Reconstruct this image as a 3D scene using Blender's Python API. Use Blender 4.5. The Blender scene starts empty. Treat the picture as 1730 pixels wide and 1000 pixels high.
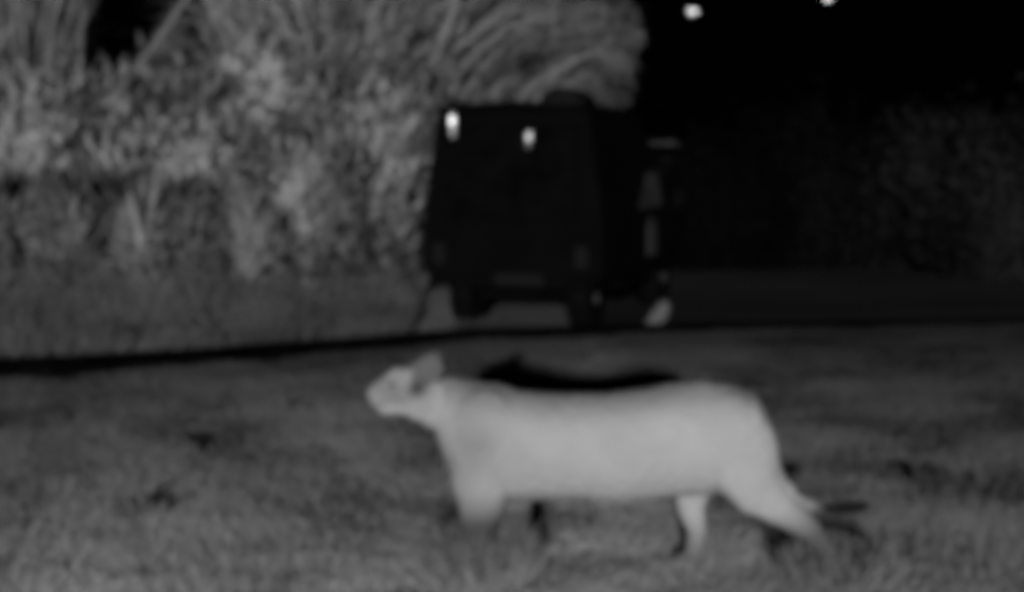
import bpy, bmesh, math, random
import numpy as np
from mathutils import Vector, Matrix, noise

rnd = random.Random(7)
rng = np.random.default_rng(11)
S = bpy.context.scene
COL = S.collection

# ------------------------------------------------------------------ camera
F, CXP, CYP = 2377.0, 865.0, 500.0           # focal length and centre, in photograph pixels
CAM_H, PITCH = 1.74, math.radians(5.77)
cam = bpy.data.cameras.new('camera')
cam.sensor_width = 36.0
cam.lens = F / 1730.0 * 36.0
cam.dof.use_dof = True; cam.dof.focus_distance = 1.0; cam.dof.aperture_fstop = 5.8   # set too near: the whole view is soft
cam.clip_start, cam.clip_end = 0.05, 2000.0
camo = bpy.data.objects.new('camera', cam)
camo.location = (0, 0, CAM_H)
camo.rotation_euler = (math.radians(90) - PITCH, 0, 0)
COL.objects.link(camo)
S.camera = camo

# ------------------------------------------------------------------ night sky and the one low light
SUN_EL, SUN_AZ = math.radians(8.1), math.radians(3.5)     # low, from behind the camera and a little to its left
W = bpy.data.worlds.new('World'); S.world = W; W.use_nodes = True
nt = W.node_tree; nt.nodes.clear()
sky = nt.nodes.new('ShaderNodeTexSky'); sky.sky_type = 'NISHITA'; sky.sun_disc = False
sky.sun_elevation = SUN_EL; sky.sun_rotation = math.radians(180) + SUN_AZ
bw = nt.nodes.new('ShaderNodeRGBToBW')
bg = nt.nodes.new('ShaderNodeBackground'); bg.inputs['Strength'].default_value = 0.00005
out = nt.nodes.new('ShaderNodeOutputWorld')
nt.links.new(sky.outputs[0], bw.inputs[0]); nt.links.new(bw.outputs[0], bg.inputs['Color'])
nt.links.new(bg.outputs[0], out.inputs['Surface'])
sl = bpy.data.lights.new('sun', 'SUN'); sl.energy = 4.2; sl.angle = math.radians(1.0)
so = bpy.data.objects.new('sun', sl); COL.objects.link(so)
d = Vector((math.sin(SUN_AZ) * math.cos(SUN_EL), math.cos(SUN_AZ) * math.cos(SUN_EL), -math.sin(SUN_EL)))
so.rotation_euler = d.to_track_quat('-Z', 'Y').to_euler()
so.location = (-2, -20, 8)

S.view_settings.view_transform = 'Standard'; S.view_settings.look = 'None'
S.view_settings.exposure = 0.0; S.view_settings.gamma = 1.0; S.view_settings.use_curve_mapping = False
S.cycles.use_denoising = True
S.cycles.pixel_filter_type = 'BLACKMAN_HARRIS'
S.cycles.filter_width = 6.0                  # the night camera's soft picture
S.cycles.max_bounces = 4

# ------------------------------------------------------------------ helpers
CT, ST = math.cos(PITCH), math.sin(PITCH)
def P(px, py, Y):                            # where a sight line meets the upright plane Y metres away
    u, v = (px - CXP) / F, (CYP - py) / F
    t = Y / (CT + v * ST)
    return Vector((u * t, Y, CAM_H + t * (v * CT - ST)))
def G(px, py, z=0.0):                        # where a sight line meets the ground
    u, v = (px - CXP) / F, (CYP - py) / F
    t = (z - CAM_H) / (v * CT - ST)
    return Vector((u * t, t * (CT + v * ST), z))

def mat(name, c, rough=0.9, spec=0.1, var=0.25, scale=6.0, bump=0.0, emit=None):
    m = bpy.data.materials.new(name); m.use_nodes = True
    n = m.node_tree; b = n.nodes['Principled BSDF']
    b.inputs['Roughness'].default_value = rough
    b.inputs['Specular IOR Level'].default_value = spec
    tc = n.nodes.new('ShaderNodeTexCoord')
    nz = n.nodes.new('ShaderNodeTexNoise'); nz.inputs['Scale'].default_value = scale; nz.inputs['Detail'].default_value = 4
    n.links.new(tc.outputs['Object'], nz.inputs['Vector'])
    mr = n.nodes.new('ShaderNodeMapRange')
    mr.inputs[1].default_value = 0.3; mr.inputs[2].default_value = 0.7
    mr.inputs[3].default_value = c * (1 - var); mr.inputs[4].default_value = c * (1 + var)
    n.links.new(nz.outputs[0], mr.inputs[0])
    n.links.new(mr.outputs[0], b.inputs['Base Color'])
    if bump:
        bp = n.nodes.new('ShaderNodeBump'); bp.inputs['Strength'].default_value = bump
        n.links.new(nz.outputs[0], bp.inputs['Height']); n.links.new(bp.outputs[0], b.inputs['Normal'])
    if emit:
        b.inputs['Emission Color'].default_value = (1, 1, 1, 1); b.inputs['Emission Strength'].default_value = emit
    return m

def mat_attr(name, k, rough=0.95, spec=0.05, var=0.15, scale=3.0):
    """colour = k * vertex attribute 'tone' * noise"""
    m = mat(name, k, rough, spec, var, scale); n = m.node_tree; b = n.nodes['Principled BSDF']
    at = n.nodes.new('ShaderNodeAttribute'); at.attribute_name = 'tone'
    mul = n.nodes.new('ShaderNodeMath'); mul.operation = 'MULTIPLY'
    src = b.inputs['Base Color'].links[0].from_socket
    n.links.new(src, mul.inputs[0]); n.links.new(at.outputs['Fac'], mul.inputs[1])
    n.links.new(mul.outputs[0], b.inputs['Base Color'])
    return m

def link(o, parent=None):
    COL.objects.link(o)
    if parent is not None: o.parent = parent
    return o
def tag(o, label=None, cat=None, group=None, kind=None):
    if label: o['label'] = label
    if cat: o['category'] = cat
    if group: o['group'] = group
    if kind: o['kind'] = kind
    return o
def empty(name, loc=(0, 0, 0), rz=0.0):
    o = bpy.data.objects.new(name, None); o.location = loc; o.rotation_euler = (0, 0, rz)
    o.empty_display_size = 0.2
    return link(o)
def mesh_np(name, V, Fc, m, parent=None, tone=None, smooth=False, normals=None):
    """V (n,3) array, Fc (k,3|4) int array"""
    me = bpy.data.meshes.new(name)
    V = np.asarray(V, np.float32); Fc = np.asarray(Fc, np.int32); k = Fc.shape[1]
    me.vertices.add(len(V)); me.vertices.foreach_set('co', V.ravel())
    me.loops.add(Fc.size); me.loops.foreach_set('vertex_index', Fc.ravel())
    me.polygons.add(len(Fc))
    me.polygons.foreach_set('loop_start', np.arange(0, Fc.size, k, dtype=np.int32))
    me.polygons.foreach_set('use_smooth', np.full(len(Fc), smooth, bool))
    me.update(calc_edges=True); me.validate()
    if tone is not None:
        a = me.attributes.new('tone', 'FLOAT', 'POINT'); a.data.foreach_set('value', np.asarray(tone, np.float32))
    if normals is not None: me.normals_split_custom_set_from_vertices(normals)
    me.materials.append(m)
    return link(bpy.data.objects.new(name, me), parent)

class MB:
    def __init__(s): s.v = []; s.f = []
    def add(s, v, f):
        o = len(s.v); s.v += [tuple(p) for p in v]; s.f += [tuple(i + o for i in q) for q in f]; return s
    def box(s, c, sx, sy, sz, M=None):
        v = [Vector((x * sx / 2, y * sy / 2, z * sz / 2)) for x in (-1, 1) for y in (-1, 1) for z in (-1, 1)]
        if M: v = [M @ p for p in v]
        return s.add([p + Vector(c) for p in v], [(0, 1, 3, 2), (4, 6, 7, 5), (0, 4, 5, 1), (2, 3, 7, 6), (0, 2, 6, 4), (1, 5, 7, 3)])
    def loft(s, rings, cap=True):
        n = len(rings[0]); v = [p for r in rings for p in r]; f = []
        for i in range(len(rings) - 1):
            for j in range(n):
                a, b = i * n + j, i * n + (j + 1) % n
                f.append((a, b, b + n, a + n))
        if cap: f.append(tuple(range(n))[::-1]); f.append(tuple(range((len(rings) - 1) * n, len(rings) * n)))
        return s.add(v, f)
    def tube(s, pts, rad, n=12, lat=None):
        """round tube; lat = list of sideways (Y) radii when the section is oval"""
        pts = [Vector(p) for p in pts]; rings = []
        for i, p in enumerate(pts):
            t = (pts[min(i + 1, len(pts) - 1)] - pts[max(i - 1, 0)]).normalized()
            y = Vector((0, 1, 0)) if abs(t.y) < 0.9 else Vector((1, 0, 0))
            a = t.cross(y).normalized(); b = a.cross(t).normalized()
            ra = rad[i]; rb = lat[i] if lat else ra
            rings.append([p + a * (ra * math.cos(2 * math.pi * k / n)) + b * (rb * math.sin(2 * math.pi * k / n)) for k in range(n)])
        return s.loft(rings)
    def lathe(s, prof, axis='X', n=24, c=(0, 0, 0)):
        rings = []
        for x, r in prof:
            ring = []
            for k in range(n):
                a = 2 * math.pi * k / n
                q = (x, r * math.cos(a), r * math.sin(a)) if axis == 'X' else (r * math.cos(a), x, r * math.sin(a)) if axis == 'Y' else (r * math.cos(a), r * math.sin(a), x)
                ring.append(Vector(c) + Vector(q))
            rings.append(ring)
        return s.loft(rings)
    def sphere(s, c, rx, ry, rz, M=None, n=12):
        rings = []
        for i in range(1, n):
            a = math.pi * i / n
            r = [Vector((math.cos(a) * rx, math.sin(a) * math.cos(2 * math.pi * k / n) * ry, math.sin(a) * math.sin(2 * math.pi * k / n) * rz)) for k in range(n)]
            if M: r = [M @ p for p in r]
            rings.append([p + Vector(c) for p in r])
        return s.loft(rings)
    def build(s, name, m, parent=None, bevel=0.0, smooth=False):
        me = bpy.data.meshes.new(name); me.from_pydata(s.v, [], s.f); me.update()
        bm = bmesh.new(); bm.from_mesh(me); bmesh.ops.recalc_face_normals(bm, faces=bm.faces)
        if bevel: bmesh.ops.bevel(bm, geom=[e for e in bm.edges], offset=bevel, segments=2, affect='EDGES', clamp_overlap=True)
        bm.to_mesh(me); bm.free()
        if smooth: me.polygons.foreach_set('use_smooth', np.ones(len(me.polygons), bool))
        me.materials.append(m)
        return link(bpy.data.objects.new(name, me), parent)

def vnoise(x, y, s, seed=0.0):
    return np.array([noise.noise(Vector((a * s + seed, b * s - seed, seed * 1.7))) for a, b in zip(x, y)])

# ------------------------------------------------------------------ materials
M_soil = mat('bare_soil', 0.013, var=0.6, scale=0.3, bump=0.1)
M_bank = mat('bank_soil', 0.06, var=0.35, scale=2.0)
M_kerb = mat('black_kerb_paint', 0.0012, var=0.5, scale=4.0, rough=0.9, spec=0.0)
M_lawn = mat_attr('lawn_blades', 0.125, var=0.12, scale=1.2)
M_bgrass = mat_attr('bank_grass_blades', 0.075, var=0.25, scale=1.5)
M_leaf = mat_attr('pale_leaves', 0.17, var=0.25, scale=1.1)
M_stem = mat('pale_stem', 0.11, var=0.2, scale=3)
M_dstem = mat('grey_bark', 0.07, var=0.3, scale=3)
M_dleaf = mat_attr('dark_leaves', 0.008, var=0.3, scale=0.7)
M_fur = mat_attr('pale_fur', 0.285, var=0.05, scale=5.0, rough=0.9)
M_eye = mat('dark_eye', 0.01, rough=0.2, spec=0.5)
M_nose = mat('nose_leather', 0.08, rough=0.6)
M_paint = mat('black_matt_paint', 0.0012, var=0.4, scale=2.0, rough=0.8, spec=0.03)
M_roll = mat('dark_canvas_roll', 0.006, var=0.4, scale=5.0, spec=0.0)
M_canvas = mat('black_canvas', 0.0016, var=0.5, scale=5.0, rough=0.95, spec=0.02)
M_glass = mat('pale_gleam', 0.03, var=0.3, scale=3.0, rough=0.5, spec=0.05)  # reflected gleam put into a pale base colour
M_tyre = mat('tyre_rubber', 0.002, var=0.3, rough=0.9, spec=0.03)
M_hub = mat('dull_hub_metal', 0.07, var=0.3, scale=9.0, rough=0.6, spec=0.2)
M_plate = mat('dull_plate', 0.0018, var=0.2, rough=0.7)
M_lens = mat('lamp_lens', 0.3, emit=0.35)
M_bulb = mat('lamp_bulb', 0.5, emit=2.4)
M_lens2 = mat('lamp_lens_dim', 0.15, emit=0.08)
M_bulb2 = mat('lamp_bulb_dim', 0.5, emit=0.7)
M_street = mat('street_lamp_glow', 0.5, emit=3.0)
M_pole = mat('black_pole_paint', 0.0006, rough=0.9, spec=0.0)

# ------------------------------------------------------------------ ground, kerb, bank
EDGE = np.array([(-14, 8.7)] + [tuple(G(px, py)[:2]) for px, py in ((0, 641), (300, 622), (600, 597), (760, 581), (900, 575), (1200, 562), (1730, 549))] + [(16, 15.6)])
def edge_y(x):                               # the road edge, metres away, along x
    return np.interp(x, EDGE[:, 0], EDGE[:, 1])

def grid(xs, ys, zf):
    X, Y = np.meshgrid(xs, ys); Z = zf(X, Y)
    V = np.stack([X.ravel(), Y.ravel(), Z.ravel()], 1)
    nx, ny = len(xs), len(ys); i = np.arange(nx * ny).reshape(ny, nx)
    Fc = np.stack([i[:-1, :-1], i[:-1, 1:], i[1:, 1:], i[1:, :-1]], -1).reshape(-1, 4)
    return V, Fc
xs = np.concatenate([np.linspace(-700, -30, 12), np.linspace(-25, 25, 60), np.linspace(30, 700, 12)])
ys = np.concatenate([np.linspace(-200, -5, 6), np.linspace(0, 60, 60), np.linspace(80, 1200, 14)])
V, Fc = grid(xs, ys, lambda X, Y: 0 * X)
tag(mesh_np('ground', V, Fc, M_soil), kind='structure')

kx = np.linspace(-14, 16, 61); rings = []
for x in kx:
    y0 = float(edge_y(x)); w = 0.18; h = float(np.interp(x, [-4, -1.2, -0.5, 2, 6], [0.15, 0.13, 0.12, 0.08, 0.04])) + 0.012 * noise.noise(Vector((x * 1.3, 0, 4)))
    rings.append([Vector((x, y0, -0.05)), Vector((x, y0 + 0.01, h - 0.02)), Vector((x, y0 + 0.03, h)), Vector((x, y0 + w - 0.02, h)), Vector((x, y0 + w, h - 0.02)), Vector((x, y0 + w, -0.05))])
tag(MB().loft(rings).build('kerb', M_kerb), kind='structure')

# bank behind the kerb, left of the vehicle, running on behind it
def bank_z(X, Y):
    e = edge_y(X) + 0.9
    t = np.clip((Y - e) / 4.2, 0, 1); s = t * t * (3 - 2 * t)
    fade = np.clip((-0.75 - X) / 1.0, 0, 1); fade = fade * fade * (3 - 2 * fade)
    bumps = 0.10 * np.sin(X * 2.1 + 1.3 * np.sin(Y * 1.7)) * np.cos(Y * 2.3 + X * 0.7)
    return np.where(s * fade > 0.001, (1.55 + 1.6 * bumps) * s * fade + 0.004, -0.06)
V, Fc = grid(np.linspace(-16, 2.2, 110), np.linspace(9.5, 30, 100), bank_z)
tag(mesh_np('bank', V, Fc, M_bank, smooth=True), kind='structure')

# ------------------------------------------------------------------ grass (blades as single tapered triangles)
def blades(name, n, sampler, zf, hgt, wid, tonef, m):
    x, y = sampler(n); n = len(x)
    a = rng.uniform(0, 2 * np.pi, n); l = rng.uniform(0, 2 * np.pi, n)
    h = hgt(x, y) * rng.uniform(0.5, 1.2, n); w = wid * rng.uniform(0.6, 1.4, n)
    z = zf(x, y)
    bx, by = np.cos(a) * w / 2, np.sin(a) * w / 2
    lean = h * rng.uniform(0.1, 0.7, n)
    A = np.stack([x - bx, y - by, z - 0.01], 1); B = np.stack([x + bx, y + by, z - 0.01], 1)
    Cc = np.stack([x + np.cos(l) * lean, y + np.sin(l) * lean, z + h], 1)
    V = np.stack([A, B, Cc], 1).reshape(-1, 3)
    t = tonef(x, y) * rng.uniform(0.94, 1.06, n)
    return mesh_np(name, V, np.arange(3 * n).reshape(-1, 3), m, tone=np.repeat(t, 3))

NG = 256
gx, gy = np.meshgrid(np.linspace(-9, 9, NG), np.linspace(2, 17, NG))
def field(s, seed, oct=3):
    z = np.zeros(NG * NG)
    for k in range(oct): z += vnoise(gx.ravel(), gy.ravel(), s * 2 ** k, seed + k * 3.1) / 1.7 ** k
    return z.reshape(NG, NG)
def sample(fld, x, y):
    i = np.clip((y - 2) / 15 * (NG - 1), 0, NG - 1).astype(int); j = np.clip((x + 9) / 18 * (NG - 1), 0, NG - 1).astype(int)
    return fld[i, j]
f1, f2 = field(0.45, 2.3), field(1.3, 9.7)

def lawn_sampler(n):
    y = 3.2 + (14.6 - 3.2) * rng.random(n) ** 1.55; hw = 1.6 + 0.45 * y
    x = rng.uniform(-1, 1, n) * hw
    k = y < edge_y(x) - 0.02
    k &= rng.random(n) < np.clip(0.75 + 0.9 * sample(f2, x, y), 0.35, 1)
    return x[k], y[k]
def lawn_tone(x, y):                         # light falloff painted into the tone: paler near camera, darker towards kerb and right
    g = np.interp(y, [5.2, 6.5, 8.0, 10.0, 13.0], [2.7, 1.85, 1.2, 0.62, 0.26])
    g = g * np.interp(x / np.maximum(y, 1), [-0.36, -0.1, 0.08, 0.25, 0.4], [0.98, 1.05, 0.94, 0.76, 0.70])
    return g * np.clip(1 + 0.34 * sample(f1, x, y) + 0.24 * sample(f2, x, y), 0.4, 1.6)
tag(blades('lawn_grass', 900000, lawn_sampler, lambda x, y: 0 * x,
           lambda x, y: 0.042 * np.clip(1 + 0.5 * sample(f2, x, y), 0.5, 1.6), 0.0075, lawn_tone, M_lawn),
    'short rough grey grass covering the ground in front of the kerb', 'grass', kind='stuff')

def bank_sampler(n):
    x = rng.uniform(-9, 0.75, n); y = edge_y(x) + 0.2 + rng.random(n) ** 1.2 * 4.5
    return x, y
tag(blades('bank_grass', 110000, bank_sampler, lambda x, y: np.maximum(bank_z(x, y), 0),
           lambda x, y: np.where(x > -1.0, 0.09, 0.22) * np.clip(1 + 0.6 * sample(f2, x, y), 0.5, 1.7), 0.03,
           lambda x, y: np.where(x > -0.55, 0.45, 1.0) * np.clip(1 + 0.35 * sample(f1, x, y), 0.5, 1.6), M_bgrass),  # toned down under the vehicle, its shade put into the blades
    'longer soft grass on the bank behind the black kerb', 'grass', kind='stuff')

# ------------------------------------------------------------------ plants
def bz(x, y): return max(0.0, float(bank_z(np.array(x), np.array(y))))

def ribbons(n, base_r, L0, L1, wid, spread, r, tone=(0.7, 1.2), droop=0.5, seg=6):
    V, Fc, T = [], [], []
    for i in range(n):
        a = r.uniform(0, 2 * math.pi); br = base_r * math.sqrt(r.random())
        p = Vector((math.cos(a) * br, math.sin(a) * br, 0))
        az = a + r.uniform(-1.6, 1.6); L = r.uniform(L0, L1); tilt = r.uniform(0.02, spread)
        w0 = wid * r.uniform(0.6, 1.3); t0 = r.uniform(*tone); tw = r.uniform(0, math.pi)
        o = len(V)
        for k in range(seg + 1):
            u = k / seg; t = tilt + droop * tilt * u * u * 3
            dr = Vector((math.cos(az) * math.sin(t), math.sin(az) * math.sin(t), math.cos(t)))
            if k: p = p + dr * (L / seg)
            side = Vector((math.cos(tw), math.sin(tw), 0))
            side = (side - dr * side.dot(dr)).normalized()
            w = w0 * (math.sin(math.pi * min(1, 0.25 + 0.75 * u)) ** 0.8 + 0.04)
            V.append(p - side * w / 2); V.append(p + side * w / 2); T += [t0, t0]
            if k: Fc.append((o + 2 * k - 2, o + 2 * k - 1, o + 2 * k + 1, o + 2 * k))
    return V, Fc, T
def leaves(n, size, r, shape, tone=(0.6, 1.25), vertical=0.5, slim=1.0):
    """pointed leaf faces spread through a volume; shape(rg, n) gives points and their clump tones"""
    rg = np.random.default_rng(r.randrange(1 << 30))
    c, tn = shape(rg, n)
    nrm = lambda a: a / np.linalg.norm(a, axis=1, keepdims=True)
    q = nrm(rg.normal(size=(n, 3)) - np.array([0, 0, vertical])); s_ = nrm(np.cross(q, rg.normal(size=(n, 3))))
    L = (size * rg.uniform(0.6, 1.5, n))[:, None]; w = L * slim * rg.uniform(0.28, 0.45, (n, 1))
    up = np.cross(q, s_) * L * 0.12
    V = np.stack([c, c + q * L * .45 + s_ * w / 2 + up, c + q * L, c + q * L * .45 - s_ * w / 2 + up], 1).reshape(-1, 3)
    # leaves turn their faces outward from the crown; its soft rounded shading follows that
    g_ = nrm(np.cross(V.reshape(-1, 4, 3)[:, 1] - V.reshape(-1, 4, 3)[:, 0], V.reshape(-1, 4, 3)[:, 3] - V.reshape(-1, 4, 3)[:, 0]))
    o_ = nrm(c - c.mean(0) + rg.normal(0, .05, (n, 3))); fl = (g_ * o_).sum(1) < 0
    Fc = np.arange(4 * n).reshape(-1, 4); Fc[fl] = Fc[fl][:, ::-1]; g_[fl] *= -1
    global LEAF_N
    LEAF_N = np.repeat(nrm(.55 * o_ + .45 * g_), 4, 0)
    return V, Fc, np.repeat(tn * rg.uniform(*tone, n), 4)
def cloud(cl, stretch=1.0, ball=False):
    """points round a list of (centre, radius, tone) clumps"""
    Cn = np.array([tuple(c[0]) for c in cl]); Ra = np.array([c[1] for c in cl]); Tn = np.array([c[2] for c in cl])
    def f(rg, n):
        k = rg.integers(0, len(cl), n); g = rg.normal(size=(n, 3))
        ln = np.linalg.norm(g, axis=1, keepdims=True); g = g * np.minimum(1, 2.5 / ln)
        if ball: g = g / np.linalg.norm(g, axis=1, keepdims=True) * rg.random((n, 1)) ** .4 / .55
        return Cn[k] + g * np.array([1, 1, stretch]) * Ra[k][:, None] * .55, Tn[k]
    return f
def clumps(k, rx, ry, rz, r, c=(0, 0, 0), rad=0.35, tv=0.3):
    cl = []
    for i in range(k):
        while True:
            p = Vector((r.uniform(-1, 1), r.uniform(-1, 1), r.uniform(-1, 1)))
            if p.length < 1: break
        cl.append((Vector((p.x * rx, p.y * ry, p.z * rz)) + Vector(c), rad * r.uniform(0.6, 1.3), 1 + r.uniform(-tv, tv)))
    return cloud(cl, 2.1)
def merge(*parts):
    V, Fc, T = [], [], []
    for v, f, t in parts:
        o = len(V); V += v; Fc += [tuple(i + o for i in q) for q in f]; T += t
    return V, Fc, T

def cane(px, Y, H, label, n=60, spread=0.22, wid=0.11, tone=1.0, seed=0, base=0.35, fan=1.0):
    x = P(px, 300, Y).x; r = random.Random(seed)
    e = empty('cane_clump', (x, Y, bz(x, Y)))
    tag(e, label, 'cane clump', 'tall canes on the bank')
    n = int(n * 7); spread *= 1.5; wid *= 0.30; base *= 1.0 + .6 * fan; spread *= 0.5 + 0.5 * fan
    v, f, t = merge(ribbons(n * 2 // 3, base, H * 0.4, H, wid, spread, r, tone=(0.7 * tone, 1.15 * tone), droop=0.6 * fan), ribbons(n, base * .8, H * 0.5, H * 1.05, wid * .8, spread * 1.3, r, tone=(0.7 * tone, 1.15 * tone), droop=1.5 * fan, seg=8))
    mesh_np('leaf_blades', v, f, M_leaf, e, t)
    for i in range(5):
        a = r.uniform(0, 6.28); b = base * 0.6 * r.random(); q = r.uniform(0.03, 0.12)
        p0 = Vector((math.cos(a) * b, math.sin(a) * b, -0.1)); h = H * r.uniform(0.6, 0.85)
        MB().tube([p0, p0 + Vector((math.cos(a) * q * h * .5, math.sin(a) * q * h * .5, h * .5)), p0 + Vector((math.cos(a) * q * h * 1.3, math.sin(a) * q * h * 1.3, h))], [0.025, 0.02, 0.012], 7).build('stem', M_stem, e, smooth=True)
    return e
def shrub(px, py, Y, rx, rz, label, n=1500, size=0.16, tone=1.0, seed=0, ry=0.6, m=None, group='leafy shrubs on the bank', vertical=-1.8, name='leafy_shrub', cat='shrub', k=22):
    c = P(px, py, Y); r = random.Random(seed); g = bz(c.x, Y)
    e = empty(name, (c.x, Y, g)); tag(e, label, cat, group)
    cz = c.z - g
    n, size = int(n * (4.0 if m is None else 6.0)), size * (0.95 if m is None else 0.40)
    v, f, t = leaves(n, size, r, clumps(k, rx, ry, rz, r, (0, 0, cz), rad=0.42 * min(rx, rz), tv=0.42), tone=(0.85 * tone, 1.12 * tone), vertical=vertical, slim=0.5 if m is None else 1.0)
    mesh_np('crown', v, f, m or M_leaf, e, t, normals=LEAF_N)
    for i in range(4):
        a = i * 1.6 + r.random(); top = Vector((math.cos(a) * rx * 0.5, math.sin(a) * ry * 0.5, cz + rz * 0.2))
        MB().tube([Vector((math.cos(a) * .05, math.sin(a) * .05, -0.1)), top * 0.5 + Vector((0, 0, 0.05)), top], [0.03, 0.022, 0.008], 7).build('stem', M_dstem if m is None else M_pole, e, smooth=True)
    return e

# low and middle shrubs that close the bank
shrub(30, 300, 14.6, 0.75, 0.85, 'low leafy shrub at the left edge of the photo, below the pointed canes', 2000, 0.2, 1.02, 21)
shrub(175, 345, 15.2, 0.8, 0.6, 'shrub under the black gap in the canes near the top left', 2000, 0.2, 1.12, 22)
shrub(315, 300, 14.8, 0.8, 0.85, 'shrub with small black holes under the foot of the leaning stem', 1900, 0.22, 1.08, 23)
shrub(485, 190, 15.4, 0.62, 0.6, 'palest broad shrub, left of centre on the bank', 2300, 0.22, 1.3, 24)
shrub(500, 350, 14.4, 0.7, 0.65, 'low pale shrub in front of the palest one', 1400, 0.2, 0.95, 25)
shrub(610, 260, 15.4, 0.75, 0.95, 'upright shrub a little left of the dark vehicle', 2100, 0.2, 1.12, 26)
shrub(705, 250, 16.6, 0.6, 1.1, 'shrub half hidden behind the left edge of the dark vehicle', 1900, 0.2, 1.02, 27)
shrub(312, 90, 17.5, 0.22, 0.5, 'dim grey bush further back in the gap beside the leaning stem', 900, 0.2, 0.35, 28)
for px, py, Y, rx, rz, tn, sd, lb in [
    (45, 95, 17.2, .62, .62, .95, 51, 'tall bush closing the view behind the leftmost canes'),
    (510, 60, 17.6, .5, .75, .9, 52, 'tall bush behind the forked canes right of the leaning stem'),
    (600, 70, 17.4, .7, .8, .85, 53, 'tall bush behind the streaky canes left of centre'),
    (740, 80, 17.8, .7, .8, .75, 54, 'tall bush behind the canes above the left roof corner of the vehicle'),
    (240, 408, 13.7, .9, .35, .62, 55, 'low dim bush at the foot of the bank on the left'),
    (60, 395, 13.6, .7, .35, .62, 56, 'low dim bush at the foot of the bank at the left edge'),
    (430, 420, 14.0, .8, .35, .62, 57, 'low dim bush at the foot of the bank left of centre')]:
    shrub(px, py, Y, rx, rz, lb, 1700, 0.2, tn, sd)
# tall canes
cane(30, 15.6, 2.9, 'leftmost pointed clump of tall canes, at the photo edge', 60, 0.16, 0.13, 0.9, 31, fan=0.4)
cane(92, 15.9, 3.9, 'second clump of tall canes from the left, beside the black gap', 70, 0.10, 0.14, 1.0, 32, 0.3, fan=0.25)
cane(455, 15.9, 3.9, 'clump of canes with forked tops right of the leaning stem', 60, 0.13, 0.12, 0.95, 34, 0.3, fan=0.25)
cane(480, 16.2, 3.6, 'clump of canes rising behind the palest shrub', 70, 0.2, 0.13, 1.0, 35, fan=0.4)
cane(565, 16.0, 3.9, 'tall streaky clump of canes left of centre, top cut by the photo edge', 80, 0.16, 0.13, 1.05, 36)
cane(650, 16.4, 3.9, 'tall clump of canes up and left of the vehicle roof', 80, 0.18, 0.13, 0.9, 37)
cane(735, 17.6, 4.0, 'rightmost tall clump of canes, above the left corner of the vehicle roof', 80, 0.18, 0.13, 0.95, 38)
# pale drooping leaf in front of the bank
p_ = P(238, 405, 13.3); e = empty('broad_leaf_plant', (p_.x, p_.y, bz(p_.x, p_.y)))
tag(e, 'small plant with pale upright leaves, in front of the shrubs at left', 'plant')
v, f, t = ribbons(7, .07, p_.z + .62 - e.location.z - .25, p_.z + .66 - e.location.z, .085, .16, random.Random(8), tone=(1.1, 1.3))
mesh_np('leaf_blades', v, f, M_leaf, e, t)
# leaning bare stem in the gap
a, b = P(203, 150, 15.5), P(330, -25, 15.9)
e = empty('leaning_stem', (a.x, a.y, bz(a.x, a.y))); tag(e, 'thin bare stem leaning to the right across the black gap', 'stem')
o0 = Vector(e.location); foot = Vector((-0.25, 0, -0.1))
MB().tube([foot, foot.lerp(a - o0, 0.5) + Vector((-0.04, 0, 0)), a - o0, (a - o0).lerp(b - o0, 0.5) + Vector((0.02, 0, -0.02)), b - o0, b - o0 + (b - a) * 0.4], [0.05, 0.046, 0.042, 0.038, 0.035, 0.02], 9).build('trunk', M_stem, e, smooth=True)
s0 = (a - o0).lerp(b - o0, 0.25)
MB().tube([s0, s0 + Vector((0.18, 0.05, 0.10)), s0 + Vector((0.30, 0.1, 0.32))], [0.022, 0.017, 0.008], 7).build('twig', M_stem, e, smooth=True)

# tree whose crown hangs over the vehicle
TY = 18.3; c0 = P(930, 60, TY); r = random.Random(5)
e = empty('tree', (c0.x, TY, 0)); tag(e, 'dim rounded tree whose crown hangs above the dark vehicle', 'tree')
L = lambda px, py, dy=0: P(px, py, TY + dy) - Vector((c0.x, TY, 0))
cl = []
for px, py, rr in [(800, 60, .5), (860, 110, .5), (905, 30, .55), (950, 120, .5), (1000, 60, .5), (1030, 130, .42), (985, 165, .33), (1040, 75, .33), (880, 150, .42), (930, -60, .6), (1020, -40, .5), (1058, 30, .18), (1045, 105, .26), (1012, 178, .22), (820, -40, .6), (1072, 65, .12), (840, 160, .4)]:
    for k in range(2):
        cl.append((L(px, py, r.uniform(-.5, .5)), rr * 0.62, (1.0 if px < 930 else 0.9 if px < 1010 else 0.8) * r.uniform(0.85, 1.2)))
v, f, t = leaves(26000, 0.065, r, cloud(cl, 1.3), tone=(0.5, 0.85))
mesh_np('crown', v, f, M_leaf, e, t, normals=LEAF_N)
MB().tube([(0, 0, -0.1), (0.05, 0, 1.0), (-0.05, 0, 2.0), (0.05, 0, 3.2), (0, 0, 4.0)], [0.16, 0.13, 0.11, 0.08, 0.03], 12).build('trunk', M_dstem, e, smooth=True)
for tx, ty_, z0 in [(860, 60, 2.0), (1010, 100, 2.1), (1000, 10, 2.6), (880, 0, 2.8)]:
    p1 = L(tx, ty_); p0 = Vector((0, 0, z0)); MB().tube([p0, p0.lerp(p1, .5) + Vector((0, 0, .1)), p1], [.06, .04, .015], 8).build('limb', M_dstem, e, smooth=True)

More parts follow.
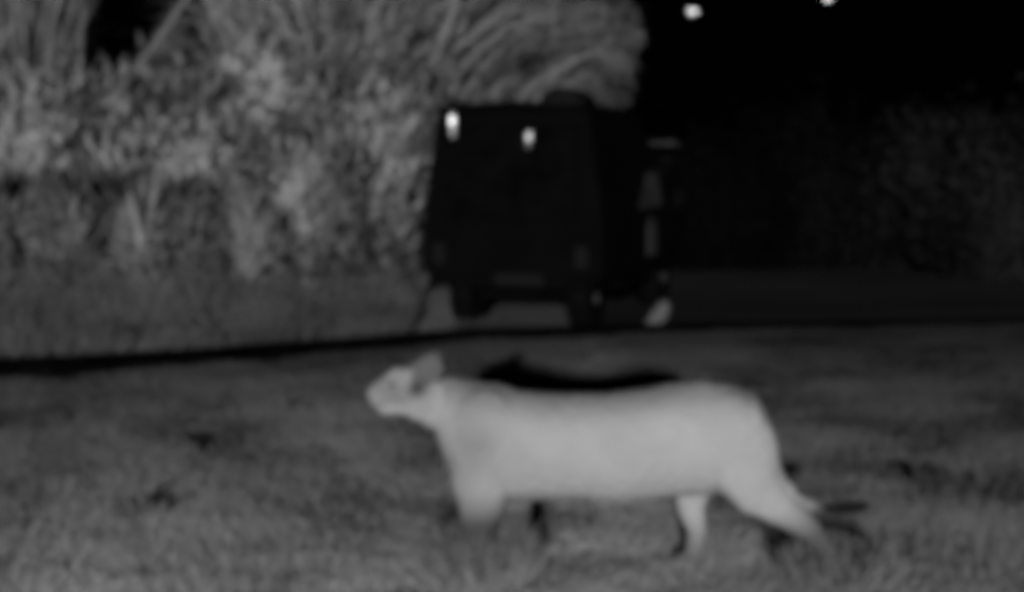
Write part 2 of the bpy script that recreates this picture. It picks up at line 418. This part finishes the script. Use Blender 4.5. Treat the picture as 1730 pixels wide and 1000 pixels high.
# dark growth on the right
for px, py, Y, rx, rz, tn, lb in [
    (1215, 370, 21.5, 1.0, 0.95, 0.1, 'black bush just beyond the front of the vehicle'),
    (1340, 360, 22, 1.1, 1.0, 0.35, 'faint dark bush in the right background, second from the vehicle'),
    (1465, 370, 22.5, 1.1, 1.0, 0.12, 'black bush in the middle of the right background'),
    (1580, 365, 21.5, 1.1, 0.95, 1.7, 'faintly lighter dark bush, second from the right edge of the photo'),
    (1710, 385, 20, 1.0, 0.95, 1.7, 'faintly lighter dark bush at the right edge of the photo')]:
    shrub(px, py, Y, rx, rz, lb, 2600, 0.26, tn, int(px), ry=0.9, m=M_dleaf, group='dark bushes on the right', name='dark_bush', cat='bush', k=34)

# dark weed tufts
def weed(px, py, w, h, label, tone=1.0, seed=1):
    p = G(px, py); r = random.Random(seed)
    e = empty('weed_tuft', p); tag(e, label, 'weed', 'dark weed tufts in the grass')
    v, f, t = ribbons(70, w * 0.38, h * 0.5, h, 0.022, 0.9, r, tone=(0.6 * tone, 1.2 * tone), droop=0.3, seg=4)
    mesh_np('leaf_blades', v, f, M_wleaf, e, t)
    v, f, t = leaves(60, h * 0.6, r, lambda rg, n: (np.stack([rg.normal(0, w * .22, n), rg.normal(0, w * .22, n), rg.uniform(0.01, h * .6, n)], 1), np.ones(n)), tone=(0.6 * tone, 1.2 * tone))
    mesh_np('low_leaves', v, f, M_wleaf, e, t)
M_wleaf = mat_attr('weed_leaves', 0.095, var=0.2)
weed(245, 872, 0.34, 0.12, 'broad low weed tuft in the grass at the lower left', 1.1, 3)
weed(302, 765, 0.16, 0.11, 'small weed tuft in the grass between kerb and lower left tuft', 1.0, 4)
weed(838, 990, 0.19, 0.13, 'dark weed tuft in the grass just below the front paws of the cat', 0.4, 5)
weed(1572, 818, 0.20, 0.12, 'dark weed tuft in the grass at the far right', 0.5, 6)
weed(490, 700, 0.25, 0.10, 'faint weed tuft in the grass left of the head of the cat', 1.1, 8)
def tall_tuft(px, py, w, h, n, label, seed, tone=1.0, cat='grass tuft', grp='pale grass tufts round the cat'):
    p = G(px, py); r = random.Random(seed)
    e = empty('grass_tuft', p); tag(e, label, cat, grp)
    v, f, t = ribbons(n * 4, w * 0.62, h * 0.35, h, 0.006, 0.5, r, tone=(0.75 * tone, 1.1 * tone), droop=0.5, seg=4)
    mesh_np('leaf_blades', v, f, M_lawn, e, t)
tall_tuft(805, 984, .36, .27, 420, 'pale grass tuft hiding the near front paw of the cat', 61, 1.5)
tall_tuft(1415, 985, .36, .20, 320, 'pale grass tuft in front of the rearmost paw of the cat', 63, 1.3)
weed(92, 640, 0.38, 0.12, 'black weed tuft growing against the kerb at the left edge', 0.04, 9)

# ------------------------------------------------------------------ parked vehicle
VP = G(863, 556); VP.y += 0.0
YAW = math.radians(-20)
v_ = empty('parked_vehicle', (VP.x, VP.y - 0.15, 0), YAW); v_.scale = (1.09, 1.0, 1.04)
tag(v_, 'dark boxy vehicle with two small lit lamps under its roof edge, parked behind the kerb', 'vehicle')
def section(y, wb, wm, wt, zb, zm, zt, rr=0.10):
    """body cross section: flared at the waist, narrower at the roof, rounded roof corners"""
    o = [(-wb, zb), (-wm, zb + .12), (-wm, zm), (-wm + (wm - wt) * .5, (zm + zt) / 2), (-wt, zt - rr), (-wt + rr * .35, zt - rr * .3), (-wt + rr, zt), (0, zt + .03)]
    pts = o + [(-x, z) for x, z in reversed(o[:-1])]
    return [Vector((x, y, z)) for x, z in pts]
# main body with its canvas top
MB().loft([section(0.00, .74, .86, .71, .48, .98, 2.10), section(0.06, .78, .88, .73, .44, .98, 2.14), section(1.2, .80, .88, .74, .42, .98, 2.14), section(2.05, .80, .87, .72, .42, .98, 2.09)]).build('body', M_paint, v_, smooth=False)
# cab and nose
MB().loft([section(2.06, .78, .85, .71, .42, .96, 2.07), section(2.60, .78, .85, .70, .42, .96, 1.80), section(3.05, .76, .84, .62, .42, .95, 1.50), section(3.12, .76, .84, .72, .42, .92, 1.18, .05), section(3.45, .70, .80, .68, .44, .86, 1.08, .05), section(3.52, .62, .70, .60, .5, .84, 1.0, .05)]).build('cab', M_paint, v_)
# canvas rear sheet, its straps, roof edge
MB().box((0, -.016, 1.50), 1.30, .02, .95).build('rear_canvas', M_canvas, v_, bevel=.006)
for sx in (-.42, .0, .42): MB().box((sx, -.034, 1.5), .05, .012, .98).build('strap', M_canvas, v_)
MB().box((0, -.03, 2.10), 1.44, .08, .05).build('roof_edge', M_canvas, v_, bevel=.015)
MB().box((0, -.02, .72), 1.44, .03, .40).build('tailgate', M_paint, v_, bevel=.01)
MB().box((0, -.06, .47), 1.56, .10, .11).build('bumper', M_paint, v_, bevel=.02)
MB().box((0.12, -.125, .50), .46, .012, .11).build('number_plate', M_plate, v_)
for sx in (-.68, .68): MB().box((sx, -.045, .72), .12, .03, .20).build('tail_lamp', M_plate, v_, bevel=.01)
# roll of canvas on the roof, right of centre
MB().lathe([(0, .12), (.02, .20), (.60, .20), (.62, .12)], 'Y', 24, (0.44, .02, 2.09)).build('roof_roll', M_roll, v_, smooth=True)
# the two lit lamps
def lit(x, z, ml, mb_, tilt=0.0, h=.20):
    R = Matrix.Rotation(tilt, 4, 'Y')
    hs = MB().box((x, -.062, z), .15, .035, h + .06, R).build('lamp_housing', M_paint, v_, bevel=.01)
    MB().sphere((x, -.082, z), .017, .020, h * .5, R).build('lamp_lens', ml, hs, smooth=True)
    MB().sphere((x + .005, -.105, z + h * .18), .018, .018, .045, R).build('lamp_bulb', mb_, hs, smooth=True)
lit(-.53, 1.94, M_lens, M_bulb, 0.0, .24)
lit(.20, 1.80, M_lens2, M_bulb2, .18, .17)
# windows on the flank, mirror, door
def pane(y0, y1, z0, z1, slant, name='side_window', m=M_glass, sgn=1):
    def xat(z): return (.87 - (.87 - .72) * (z - .98) / 1.1) + .012
    q = [(y0, z0), (y1, z0), (y1 - slant[1], z1), (y0 + slant[0], z1)]
    mb_ = MB(); n = len(q)
    vv = [Vector((sgn * xat(z), y, z)) for y, z in q] + [Vector((sgn * (xat(z) - .03), y, z)) for y, z in q]
    mb_.add(vv, [(0, 1, 2, 3), (7, 6, 5, 4)] + [(i, i + 4, (i + 1) % 4 + 4, (i + 1) % 4) for i in range(4)])
    return mb_.build(name, m, v_)
for sg in (1, -1):
    pane(1.30, 2.35, 1.12, 1.48, (.55, .04), sgn=sg)
    pane(.35, 1.15, 1.12, 1.55, (.05, .05), m=M_canvas, sgn=sg)
    dr = MB().box((sg * .868, 2.06, .85), .02, .86, .52).build('door', M_paint, v_, bevel=.006)
    MB().box((sg * .888, 1.78, 1.0), .03, .14, .03).build('handle', M_glass, dr, bevel=.006)
    mr_ = MB().box((sg * .98, 2.62, 1.20), .12, .05, .20).build('mirror', M_paint, v_, bevel=.02)
    MB().tube([(sg * .80, 2.66, 1.05), (sg * .93, 2.64, 1.08)], [.015, .015], 8).build('mirror_arm', M_paint, mr_)
    MB().box((sg * .80, 1.25, .40), .18, 1.15, .05).build('side_step', M_paint, v_, bevel=.01)
MB().add([Vector(p) for p in [(-.63, 2.62, 1.76), (.63, 2.62, 1.76), (.55, 3.03, 1.50), (-.55, 3.03, 1.50), (-.63, 2.64, 1.79), (.63, 2.64, 1.79), (.55, 3.06, 1.52), (-.55, 3.06, 1.52)]], [(0, 1, 2, 3), (4, 5, 6, 7), (0, 1, 5, 4), (1, 2, 6, 5), (2, 3, 7, 6), (3, 0, 4, 7)]).build('windscreen', M_glass, v_)
MB().box((.42, 2.92, 1.76), 1.0, .46, .035, Matrix.Rotation(-.12, 4, 'X')).build('sun_visor', M_glass, v_, bevel=.01)
MB().box((.885, 1.80, .80), .03, .36, .36).build('gleam_panel', M_glass, v_, bevel=.02)  # added panel, standing in for a lit patch on the flank
# wheels
def wheel(x, y, R_=.31, w=.22):
    t_ = MB().lathe([(-w / 2, R_ * .62), (-w / 2, R_ * .9), (-w * .36, R_), (w * .36, R_), (w / 2, R_ * .9), (w / 2, R_ * .62)], 'X', 28).build('wheel', M_tyre, v_, smooth=True)
    t_.location = (x, y, R_)
    s = 1 if x > 0 else -1
    MB().lathe([(s * w * .30, R_ * .60), (s * w * .38, R_ * .5), (s * w * .34, R_ * .2), (s * w * .52, R_ * .17), (s * w * .54, .01)], 'X', 20).build('hub', M_hub, t_, smooth=True)
for sx in (-.50, .62):
    wheel(sx, .30)
wheel(-.62, 2.85); wheel(.66, 2.85)
for y in (.30, 2.85): MB().tube([(-.5, y, .31), (.58, y, .31)], [.04, .04], 8).build('axle', M_tyre, v_)
MB().box((0, 1.6, .46), .7, 2.6, .10).build('chassis', M_tyre, v_)

# ------------------------------------------------------------------ far street lamps
def street_lamp(px, py, Y, label, w=.9):
    p = P(px, py, Y); e = empty('street_lamp', (p.x + 1.5, Y, 0)); tag(e, label, 'street lamp', 'far street lamps')
    h = p.z
    MB().tube([(0, 0, -.2), (0, 0, h * .6), (0, 0, h + .1)], [.09, .07, .05], 10).build('pole', M_pole, e)
    MB().tube([(0, 0, h + .05), (-.7, 0, h + .22), (-1.2, 0, h + .2)], [.04, .035, .03], 8).build('arm', M_pole, e)
    hd = MB().box((-1.5, 0, h + .2), w, .35, .10).build('lamp_head', M_pole, e, bevel=.03)
    MB().sphere((-1.5, -.02, h + .06), w * .24, .15, .07).build('lamp_lens', M_street, hd, smooth=True)
def stone(px, py, label):
    p = G(px, py); r = random.Random(4)
    mb_ = MB().tube([(-.09, 0, -.03), (-.06, 0, .06), (.02, .01, .16), (.07, .02, .24), (.075, .02, .28)], [.06, .075, .085, .06, .02], 9)
    mb_.v = [tuple(Vector(q) + Vector((r.uniform(-1, 1), r.uniform(-1, 1), r.uniform(-1, 1))) * .008) for q in mb_.v]
    o = mb_.build('stone', M_stone, bevel=.008); o.location = p; tag(o, label, 'stone')
M_stone = mat('pale_stone', 0.075, var=0.3, scale=12.0, bump=0.3)
stone(1112, 556, 'small slanted pale stone standing on the ground right of the vehicle wheels')
street_lamp(1170, 22, 70, 'lit street lamp high above the vehicle, the left of two lights in the black sky')
street_lamp(1398, 0, 74, 'lit street lamp cut by the top edge of the photo, the right of two lights', .75)

# ------------------------------------------------------------------ the big cat
CY = G(1000, 968).y
def Q(px, py, dy=0.0): return P(px, py, CY) + Vector((0, dy, 0)) * 1.0
K = CY / F * 1.0                             # metres per photograph pixel at the cat
cat = MB()
def ring(px, top, bot, half, n=24, pw=2.0):
    c = Q(px, (top + bot) / 2); h = (bot - top) / 2 * K; o = []
    for k in range(n):
        a = 2 * math.pi * k / n; ca, sa = math.cos(a), math.sin(a)
        o.append(c + Vector((0, half * math.copysign(abs(ca) ** (2 / pw), ca), h * math.copysign(abs(sa) ** (2 / pw), sa))))
    return o
cat.loft([ring(735, 690, 728, .05), ring(748, 658, 770, .10), ring(768, 646, 822, .135), ring(810, 648, 846, .155), ring(870, 656, 850, .165), ring(940, 661, 846, .175), ring(1020, 661, 850, .18), ring(1090, 652, 847, .175), ring(1150, 641, 840, .165), ring(1200, 641, 838, .155), ring(1240, 648, 832, .145), ring(1270, 663, 825, .125), ring(1292, 690, 812, .09), ring(1308, 725, 790, .04)])
# neck and head
cat.tube([Q(840, 715), Q(790, 696), Q(745, 678), Q(715, 668), Q(690, 664)], [.17, .140, .108, .092, .07], 16, [.13, .115, .10, .09, .075])
HY = -0.015
cat.sphere(Q(693, 652, HY), .095, .092, .088)                                # skull
cat.sphere(Q(712, 686, HY), .085, .075, .062); cat.sphere(Q(735, 694, HY), .075, .08, .075)
cat.sphere(Q(762, 682), .10, .10, .115)
cat.sphere(Q(722, 668, HY), .085, .095, .085)                                # cheek and nape
cat.tube([Q(690, 650, HY), Q(662, 655, HY - .01), Q(640, 664, HY - .015), Q(627, 670, HY - .02)], [.080, .068, .052, .036], 14, [.075, .06, .05, .036])
cat.sphere(Q(640, 672, HY - .018), .045, .05, .036)                           # muzzle pads
cat.tube([Q(700, 682, HY), Q(670, 687, HY - .01), Q(645, 690, HY - .015), Q(637, 688, HY - .018)], [.045, .034, .022, .012], 12, [.06, .045, .032, .018])  # jaw
cat.sphere(Q(672, 628, HY - .03), .032, .02, .02); cat.sphere(Q(672, 628, HY + .03), .032, .02, .02)   # brow
for dy in (-.062, .055):                                                      # rounded ears
    b0, b1 = Q(714, 636, HY + dy * .9), Q(747, 600, HY + dy * 1.25)
    ax = (b1 - b0).normalized(); side = ax.cross(Vector((0, 1, 0))).normalized()
    cat.tube([b0 - ax * .02, b0 + ax * .02, b0.lerp(b1, .6), b1 - ax * .014, b1], [.070, .070, .056, .036, .012], 12, [.026, .022, .018, .014, .006])
def leg(pts, rad, lat): cat.tube([Q(*p) for p in pts], [a * K for a in rad], 14, [a * K for a in lat])
def paw(px, py, dy, s=1.0):
    cat.sphere(Q(px, py, dy), .072 * s, .050 * s, .036 * s)
    for i in (-1.5, -.5, .5, 1.5): cat.sphere(Q(px, py + 3, dy) + Vector((-.060 * s + abs(i) * .006, i * .024 * s, -.004)), .026 * s, .013, .020 * s)
# near fore leg, reaching forward a little; far fore leg behind it
leg([(815, 740, -.09), (812, 800, -.11), (814, 845, -.11), (808, 890, -.105), (798, 935, -.105), (794, 957, -.105)], [54, 50, 42, 28, 19, 20], [26, 30, 26, 21, 18, 18])
paw(786, 960, -.105)
leg([(840, 750, .09), (852, 810, .08), (862, 850, .08), (872, 892, .09), (882, 930, .10), (880, 952, .10)], [54, 52, 44, 28, 19, 20], [26, 28, 25, 20, 18, 18])
paw(871, 953, .10)
# far hind leg under the belly
leg([(1215, 735, .09), (1195, 790, .10), (1172, 840, .10), (1172, 870, .10), (1184, 905, .10), (1180, 935, .10), (1176, 955, .10)], [62, 54, 36, 25, 19, 18, 20], [34, 32, 28, 22, 17, 17, 18])
paw(1166, 957, .10)
# near hind leg pushing off behind
leg([(1235, 735, -.09), (1255, 785, -.105), (1275, 825, -.11), (1318, 853, -.11), (1362, 884, -.11), (1392, 922, -.11), (1412, 950, -.11)], [72, 62, 44, 28, 21, 18, 20], [36, 34, 30, 24, 18, 17, 18])
paw(1404, 962, -.11)
# shoulder and hip masses
cat.sphere(Q(820, 725, -.085), .15, .085, .19); cat.sphere(Q(825, 730, .085), .15, .08, .18)
cat.sphere(Q(1225, 735, -.075), .17, .085, .20); cat.sphere(Q(1225, 735, .075), .16, .08, .19)
# tail, hanging and lifting at the tip
tp = [(1262, 672, 0), (1282, 705, -.02), (1295, 760, -.06), (1312, 808, -.09), (1345, 838, -.08), (1385, 853, -.06), (1425, 852, -.06), (1455, 847, -.06), (1468, 846, -.06)]
cat.tube([Q(*p) for p in tp], [.042, .036, .034, .032, .027, .022, .028, .024, .008], 12)
raw = cat.build('big_cat', M_fur)
md = raw.modifiers.new('r', 'REMESH'); md.mode = 'VOXEL'; md.voxel_size = 0.009; md.use_smooth_shade = True
sm = raw.modifiers.new('s', 'SMOOTH'); sm.factor = 0.5; sm.iterations = 6
dg = bpy.context.evaluated_depsgraph_get(); dg.update()
me = bpy.data.meshes.new_from_object(raw.evaluated_get(dg)); old = raw.data
raw.modifiers.clear(); raw.data = me; bpy.data.meshes.remove(old)
# soften the joins of shoulder, hip and neck, leaving face, paws and tail crisp
co = np.empty(len(me.vertices) * 3, np.float32); me.vertices.foreach_get('co', co); co = co.reshape(-1, 3)
qx, qz = 1000 + (co[:, 0] - Q(1000, 968).x) / K, 968 - (co[:, 2] - Q(1000, 968).z) / K
wgt = np.clip((qx - 745) / 60, 0, 1) * np.clip((900 - qz) / 50, 0, 1) * np.clip((1335 - qx) / 20, 0.25, 1)
vg = raw.vertex_groups.new(name='soft')
for lv in range(1, 11):
    ids = np.nonzero((wgt > (lv - .5) / 10) & (wgt <= (lv + .5) / 10))[0]
    if len(ids): vg.add(ids.tolist(), lv / 10, 'REPLACE')
sm = raw.modifiers.new('s', 'SMOOTH'); sm.factor = 0.5; sm.iterations = 50; sm.vertex_group = 'soft'
dg = bpy.context.evaluated_depsgraph_get(); dg.update()
me2 = bpy.data.meshes.new_from_object(raw.evaluated_get(dg)); raw.modifiers.clear(); raw.data = me2; bpy.data.meshes.remove(me); me = me2
raw.vertex_groups.clear()
me.polygons.foreach_set('use_smooth', np.ones(len(me.polygons), bool))
n = len(me.vertices); co = np.empty(n * 3, np.float32); me.vertices.foreach_get('co', co); co = co.reshape(-1, 3)
# fur markings and a painted back shade, in the cat's own side view (pixels of its flank)
gx0, gz0 = Q(1000, 968).x, Q(1000, 968).z
sx_, sz_ = 1000 + (co[:, 0] - gx0) / K, 968 - (co[:, 2] - gz0) / K
def blob(cx, cy, rx, ry): return np.exp(-(((sx_ - cx) / rx) ** 2 + ((sz_ - cy) / ry) ** 2))
tone = np.full(n, 1.0)
tone *= 1 - 0.30 * blob(785, 750, 60, 95)
dors = np.interp(sx_, [740, 800, 900, 1000, 1100, 1180, 1240, 1290], [640, 648, 657, 659, 650, 640, 646, 668])
tone *= 1 - 0.34 * np.exp(-(np.maximum(sz_ - dors, 0) / 26.0) ** 2) * (sx_ > 745) * (sx_ < 1265)      # shade along the back, painted into the coat
tone *= 1 - 0.52 * blob(652, 640, 40, 30)
tone *= 1 - 0.68 * np.clip((sx_ - 684) / 14, 0, 1) * np.clip((650 - .45 * (sx_ - 700) * (sx_ > 700) - sz_) / 12, 0, 1) * (sx_ < 775)
tone *= 1 - 0.72 * blob(704, 642, 20, 14)
tone *= 1 - 0.35 * blob(622, 668, 12, 14)
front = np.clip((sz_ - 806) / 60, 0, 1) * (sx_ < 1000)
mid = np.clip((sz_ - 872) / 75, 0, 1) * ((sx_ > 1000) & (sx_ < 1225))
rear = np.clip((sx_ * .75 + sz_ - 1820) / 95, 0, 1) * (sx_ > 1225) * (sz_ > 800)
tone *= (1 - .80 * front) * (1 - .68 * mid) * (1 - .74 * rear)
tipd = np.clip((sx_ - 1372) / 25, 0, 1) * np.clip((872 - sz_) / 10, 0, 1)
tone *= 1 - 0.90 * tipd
a_ = me.attributes.new('tone', 'FLOAT', 'POINT'); a_.data.foreach_set('value', tone.astype(np.float32))
# coat: faint uneven patches and a slightly ragged fur surface
nv = [noise.noise(Vector(c) * 5.0) + .5 * noise.noise(Vector(c) * 11.0) for c in co.tolist()]
tone *= 1 + 0.10 * np.array(nv)
a_.data.foreach_set('value', tone.astype(np.float32))
nr = np.empty(n * 3, np.float32); me.vertices.foreach_get('normal', nr); nr = nr.reshape(-1, 3)
dsp = np.array([noise.noise(Vector(c) * 38.0) + .6 * noise.noise(Vector(c) * 90.0) for c in co.tolist()]) * 0.005
me.vertices.foreach_set('co', (co + nr * dsp[:, None]).astype(np.float32).ravel()); me.update()
me.materials.clear(); me.materials.append(M_fur)
tag(raw, 'pale big cat walking to the left across the grass, head low', 'big cat')
for dy in (-.060, .048):
    MB().sphere(Q(668, 645, HY + dy * 1.05), .014, .010, .012).build('eye', M_eye, raw, smooth=True)
MB().sphere(Q(622, 664, HY - .02), .014, .022, .013).build('nose', M_nose, raw, smooth=True)
